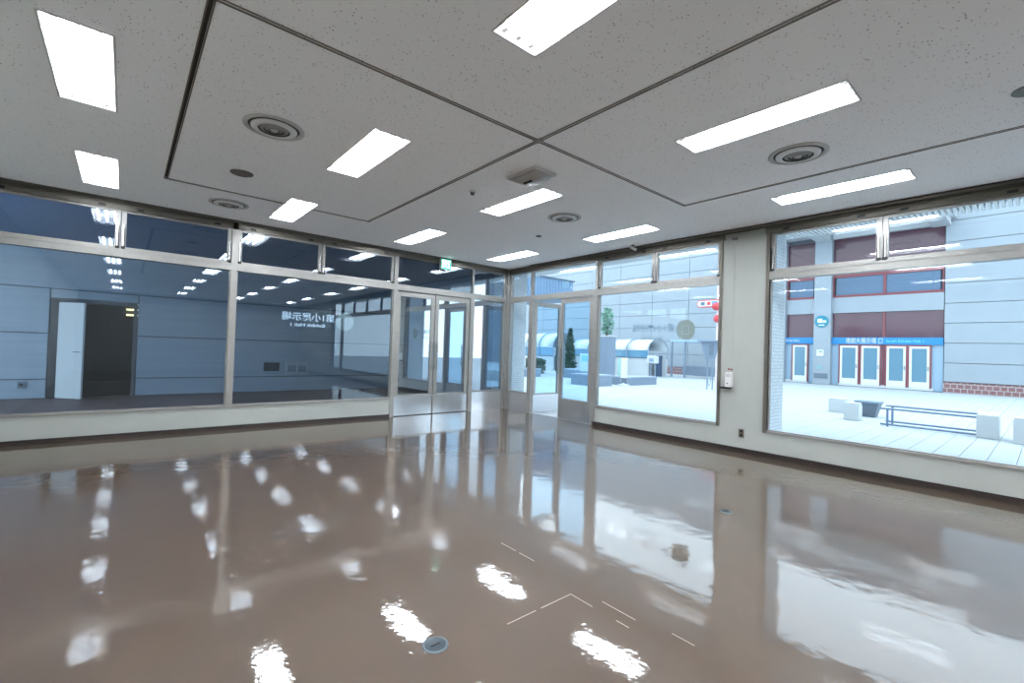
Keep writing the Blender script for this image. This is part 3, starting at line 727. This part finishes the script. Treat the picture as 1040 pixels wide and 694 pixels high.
# ---- plants
def plant(name, label, loc, r, z0, z1, n, mt, shape, trunk=True, size=.16, group=None):
    t = thing(name, label, 'tree' if trunk else 'hedge', loc, local=True, group=group)
    bm = MB()
    for i in range(n):
        u = random.random(); a = random.random()*6.283; rr = math.sqrt(random.random())
        z = z0+(z1-z0)*u
        k = (1-u)**.8*.95+.05 if shape == 'cone' else (math.sin(math.pi*min(1, max(0, .12+u*.8)))**.6 if shape == 'ball' else 1)
        p = Vector((r*k*rr*math.cos(a), (r if shape != 'box' else r*2.4)*k*rr*math.sin(a), z))
        d = Vector((random.uniform(-1, 1), random.uniform(-1, 1), random.uniform(-.6, .8))).normalized(); e = d.cross(Vector((random.uniform(-1, 1), random.uniform(-1, 1), random.uniform(-1, 1)))).normalized()
        s = size*random.uniform(.6, 1.2)
        bm.add([p-d*s*.9, p+e*s*.45, p+d*s*.9, p-e*s*.45], [(0, 1, 2, 3)])
    o = bm.build('foliage', mt, t, loc=(0, 0, 0)); o['kind'] = 'stuff'
    if trunk:
        tb = MB().tube((0, 0, 0), (.03, .02, z0+(z1-z0)*.7), .07, .03, 8)
        for a in range(5):
            zz = z0+(z1-z0)*(.1+.12*a); tb.tube((.02, .01, zz), (.5*r*math.cos(a*2.4), .5*r*math.sin(a*2.4), zz+.35), .03, .012, 6)
        tb.build('trunk', M_bark, t, loc=(0, 0, 0))
    return t
plant('conifer', 'dark green conifer standing behind the closed glass door leaf', (21.55, 19.7, 0), .48, .3, 2.85, 700, M_leaf, 'cone', size=.16)
plant('hedge', 'dark clipped hedge seen through the open doorway', (19.6, 20.8, 0), .35, .05, .88, 700, M_leaf, 'box', trunk=False, size=.14)
bx = thing('planter_block', 'tall pale grey planter block under the grey-green tree', 'planter', (22.4, 17.5, 0))
MB().bbox(22.0, 22.8, 17.1, 17.9, -.02, 2.36, .02).build('body', M_greyblue, bx)
MB().bbox(21.96, 22.84, 17.06, 17.94, 2.36, 2.42, .01).build('rim', M_conc, bx)
plant('small_tree', 'pale grey-green tree on the tall planter block', (22.4, 17.5, 2.43), .42, .12, 1.75, 380, M_leaf2, 'ball', size=.13)

# ---- low walls, boards, signs in the plaza
def low_wall(x0, x1, y0, y1, hz, label):
    t = thing('planter_wall', label, 'planter', ((x0+x1)/2, (y0+y1)/2, 0), group='low stone planters in the plaza')
    MB().box(x0, x1, y0, y1, -.02, hz-.06).build('body', M_greyblue, t)
    MB().box(x0-.02, x1+.02, y0-.02, y1+.02, hz-.06, hz).build('coping', mat('planter_coping', (140, 152, 166), rough=.7), t)
low_wall(15.0, 16.0, 12.15, 13.6, .46, 'low blue-grey stone planter below the notice board')
low_wall(16.9, 19.2, 12.0, 12.9, .36, 'long low stone planter behind the white sign stand')
low_wall(18.3, 19.6, 16.3, 17.6, .45, 'stone planter seen through the closed glass door leaf')
low_wall(16.3, 17.4, 18.0, 19.0, .42, 'low stone block seen through the open doorway')
t = thing('notice_board', 'pale blue notice board on two posts beside the window frame', 'notice board', (16.3, 13.9, 0), rz=-.7, local=True)
for yy in (-.22, .22): MB().box(-.03, .03, yy-.03, yy+.03, -.02, 1.35).build('post', M_greyblue, t, loc=(0, 0, 0))
MB().box(-.05, -.03, -.27, .27, .50, 1.33).build('board', mat('pale_board', (178, 196, 210), rough=.5), t, loc=(0, 0, 0))
MB().box(-.06, -.05, -.2, .2, .98, 1.25).build('printed_panel', mat('sky_print', (128, 182, 216), rough=.5), t, loc=(0, 0, 0))
t.location = (16.35, 13.95, 0); t.rotation_euler = (0, 0, .8)
t = thing('sign_stand', 'white upright sign stand with a round base before the low planter', 'sign', (16.7, 12.05, 0), local=True)
MB().lathe([(.26, -.02), (.26, .03), (.05, .07), (.03, .10)], n=24).build('round_base', M_conc, t, loc=(0, 0, 0))
for s in (-.14, .14): MB().tube((-s*.65, s*.76, .02), (-s*.65, s*.76, 1.22), .014).build('upright', M_chrome, t, loc=(0, 0, 0))
o = MB().box(-.02, .02, -.14, .14, .32, 1.20).build('board', M_paper, t, loc=(0, 0, 0)); o.rotation_euler = (0, 0, .86-.15)
o2 = MB().box(-.026, -.02, -.12, .12, 1.10, 1.15).build('printed_line', mat('orange_print', (224, 190, 130), rough=.6), o, loc=(0, 0, 0))
t = thing('sign_stand', 'pale green sign board standing behind the low planter', 'sign', (18.2, 13.3, 0), local=True)
MB().box(-.2, .2, -.2, .2, -.02, .04).build('base', M_conc, t, loc=(0, 0, 0))
o = MB().box(-.02, .02, -.15, .15, .15, 1.18).build('board', M_cyan, t, loc=(0, 0, 0)); o.rotation_euler = (0, 0, .7)
MB().tube((0, 0, .04), (0, 0, .2), .03).build('stem', M_chrome, t, loc=(0, 0, 0))
t = thing('ticket_machine', 'white ticket machine on a thin stand before the shelter', 'machine', (24.3, 15.4, 0))
MB().bbox(24.1, 24.5, 15.2, 15.75, .85, 1.30, .03).build('head', M_white, t)
for yy in (15.3, 15.6): MB().tube((24.3, yy, -.02), (24.3, yy, .9), .04).build('leg', M_greyblue, t)
MB().box(24.08, 24.1, 15.3, 15.6, .95, 1.15).build('screen', mat('slate_screen', (132, 148, 170), rough=.3), t)

# lantern post with its signs
t = thing('lantern_post', 'thin pink post with red lanterns and an oval sign in the plaza', 'post', (20, 9.55, 0))
MB().tube((20, 9.55, -.02), (20, 9.55, 5.6), .045).build('pole', mat('pinkish_pole', (206, 190, 198), rough=.5), t)
ov = MB(); yy0, yy1, zz = 9.15, 10.48, 3.76
def stadium(mb, x0, x1, a, b, z, r):
    pts = [(b-r+r*math.cos(th), z+r*math.sin(th)) for th in [-math.pi/2+math.pi*i/10 for i in range(11)]] + [(a+r+r*math.cos(th), z+r*math.sin(th)) for th in [math.pi/2+math.pi*i/10 for i in range(11)]]
    n = len(pts); v = [(x0, y, zz_) for y, zz_ in pts] + [(x1, y, zz_) for y, zz_ in pts]
    mb.add(v, [tuple(range(n)), tuple(range(n, 2*n))[::-1]] + [(i, n+i, n+(i+1) % n, (i+1) % n) for i in range(n)])
    return mb
os_ = stadium(MB(), 19.92, 20.02, yy0, yy1, zz, .17).build('oval_sign', M_lred, t)
stadium(MB(), 19.90, 19.92, yy0+.04, yy1-.04, zz, .125).build('sign_face', M_paper, os_, loc=(0, 0, 0))
for a, b, mt in ((10.10, 10.28, M_dgrey), (9.84, 9.98, M_lred), (9.52, 9.76, M_signblue)): MB().box(19.89, 19.90, a, b, zz-.07, zz+.08).build('sign_mark', mt, os_, loc=(0, 0, 0))
for yy, z in ((9.50, 3.60), (9.42, 3.05)):
    MB().lathe([(0, -.17), (.10, -.16), (.17, -.08), (.19, 0), (.17, .08), (.10, .16), (0, .17)], c=(19.78, yy, z), n=20).build('lantern', M_lred, t)
DX, DY = -.85, -.42
hd = thing('pole_cabinet', 'grey tapered cabinet with a hanging cable beside the pillar edge', 'cabinet', (19.0, 9.3, 0))
v = [(19.6, 9.62, 1.25), (20.0, 9.62, 1.25), (20.0, 9.85, 1.25), (19.6, 9.85, 1.25), (19.5, 9.45, 2.0), (20.05, 9.45, 2.0), (20.05, 10.0, 2.0), (19.5, 10.0, 2.0)]
MB().add(v, [(3, 2, 1, 0), (4, 5, 6, 7), (0, 1, 5, 4), (1, 2, 6, 5), (2, 3, 7, 6), (3, 0, 4, 7)]).build('body', M_greyblue, hd, loc=(DX-19.0, DY-9.3, 0))
MB().box(19.40, 20.1, 9.35, 10.1, 2.0, 2.07).build('lid', M_greyblue, hd, loc=(DX-19.0, DY-9.3, 0))
MB().box(19.46, 19.52, 9.46, 9.62, 1.45, 1.85).build('opening', M_dgrey, hd, loc=(DX-19.0, DY-9.3, 0))
for yy in (9.62, 9.85): MB().tube((19.8, yy, -.02), (19.8, yy, 1.27), .025).build('leg', M_greyblue, hd, loc=(DX-19.0, DY-9.3, 0))
pts = [(19.55, 9.78-.25*math.sin(math.pi*i/12)*0 + .28*(i/12)-.28, 1.3-1.15*math.sin(math.pi*i/12)) for i in range(13)]
MB().path(pts, .012, 6).build('hanging_cable', M_greyblue, hd, loc=(DX-19.0, DY-9.3, 0))

# ---- seats by the window
def end_block(x, y, wx, wy, hz, label):
    t = thing('stone_block', label, 'bollard', (x, y, 0), group='white stone blocks in the plaza')
    MB().bbox(x-wx/2, x+wx/2, y-wy/2, y+wy/2, -.02, hz-.04, .01).build('body', M_conc, t)
    MB().bbox(x-wx/2+.01, x+wx/2-.01, y-wy/2+.01, y+wy/2-.01, hz-.04, hz, .01).build('cap', M_conc, t)
bn = thing('tube_bench', 'grey tube bench with a white stone end block outside the large window', 'bench', (13.1, 1.6, 0))
MB().bbox(12.75, 13.45, .62, .92, -.02, .44, .012).build('end_block', M_conc, bn)
M_bt = mat('slate_steel_tube', (104, 122, 146), rough=.4)
for x, z in ((12.85, .37), (13.35, .40), (12.85, .03), (13.35, .05)):
    MB().tube((x, .92, z), (x, 2.42, z), .022).build('rail', M_bt, bn)
for x in (12.85, 13.35): MB().tube((x, 2.30, -.02), (x, 2.30, .38), .022).build('leg', M_bt, bn)
end_block(15.1, 3.75, .4, .4, .36, 'white stone block farther off beside the dark planter')
end_block(13.4, 3.05, .3, .3, .40, 'white stone block between the tube bench and the dark planter')
end_block(12.7, .22, .5, .4, .46, 'pale stone block at the right edge of the picture')
dp = thing('dark_planter', 'small dark tapered planter beside the white stone blocks', 'planter', (14.6, 3.05, 0))
v = [(14.5, 2.85, -.02), (14.8, 2.85, -.02), (14.8, 3.15, -.02), (14.5, 3.15, -.02), (14.42, 2.76, .34), (14.88, 2.76, .34), (14.88, 3.24, .34), (14.42, 3.24, .34)]
MB().add(v, [(3, 2, 1, 0), (4, 5, 6, 7), (0, 1, 5, 4), (1, 2, 6, 5), (2, 3, 7, 6), (3, 0, 4, 7)]).build('pot', M_dgrey, dp)
MB().box(14.40, 14.90, 2.74, 3.26, .34, .38).build('rim', M_greyblue, dp)

for o in ORIG: del o['_o']
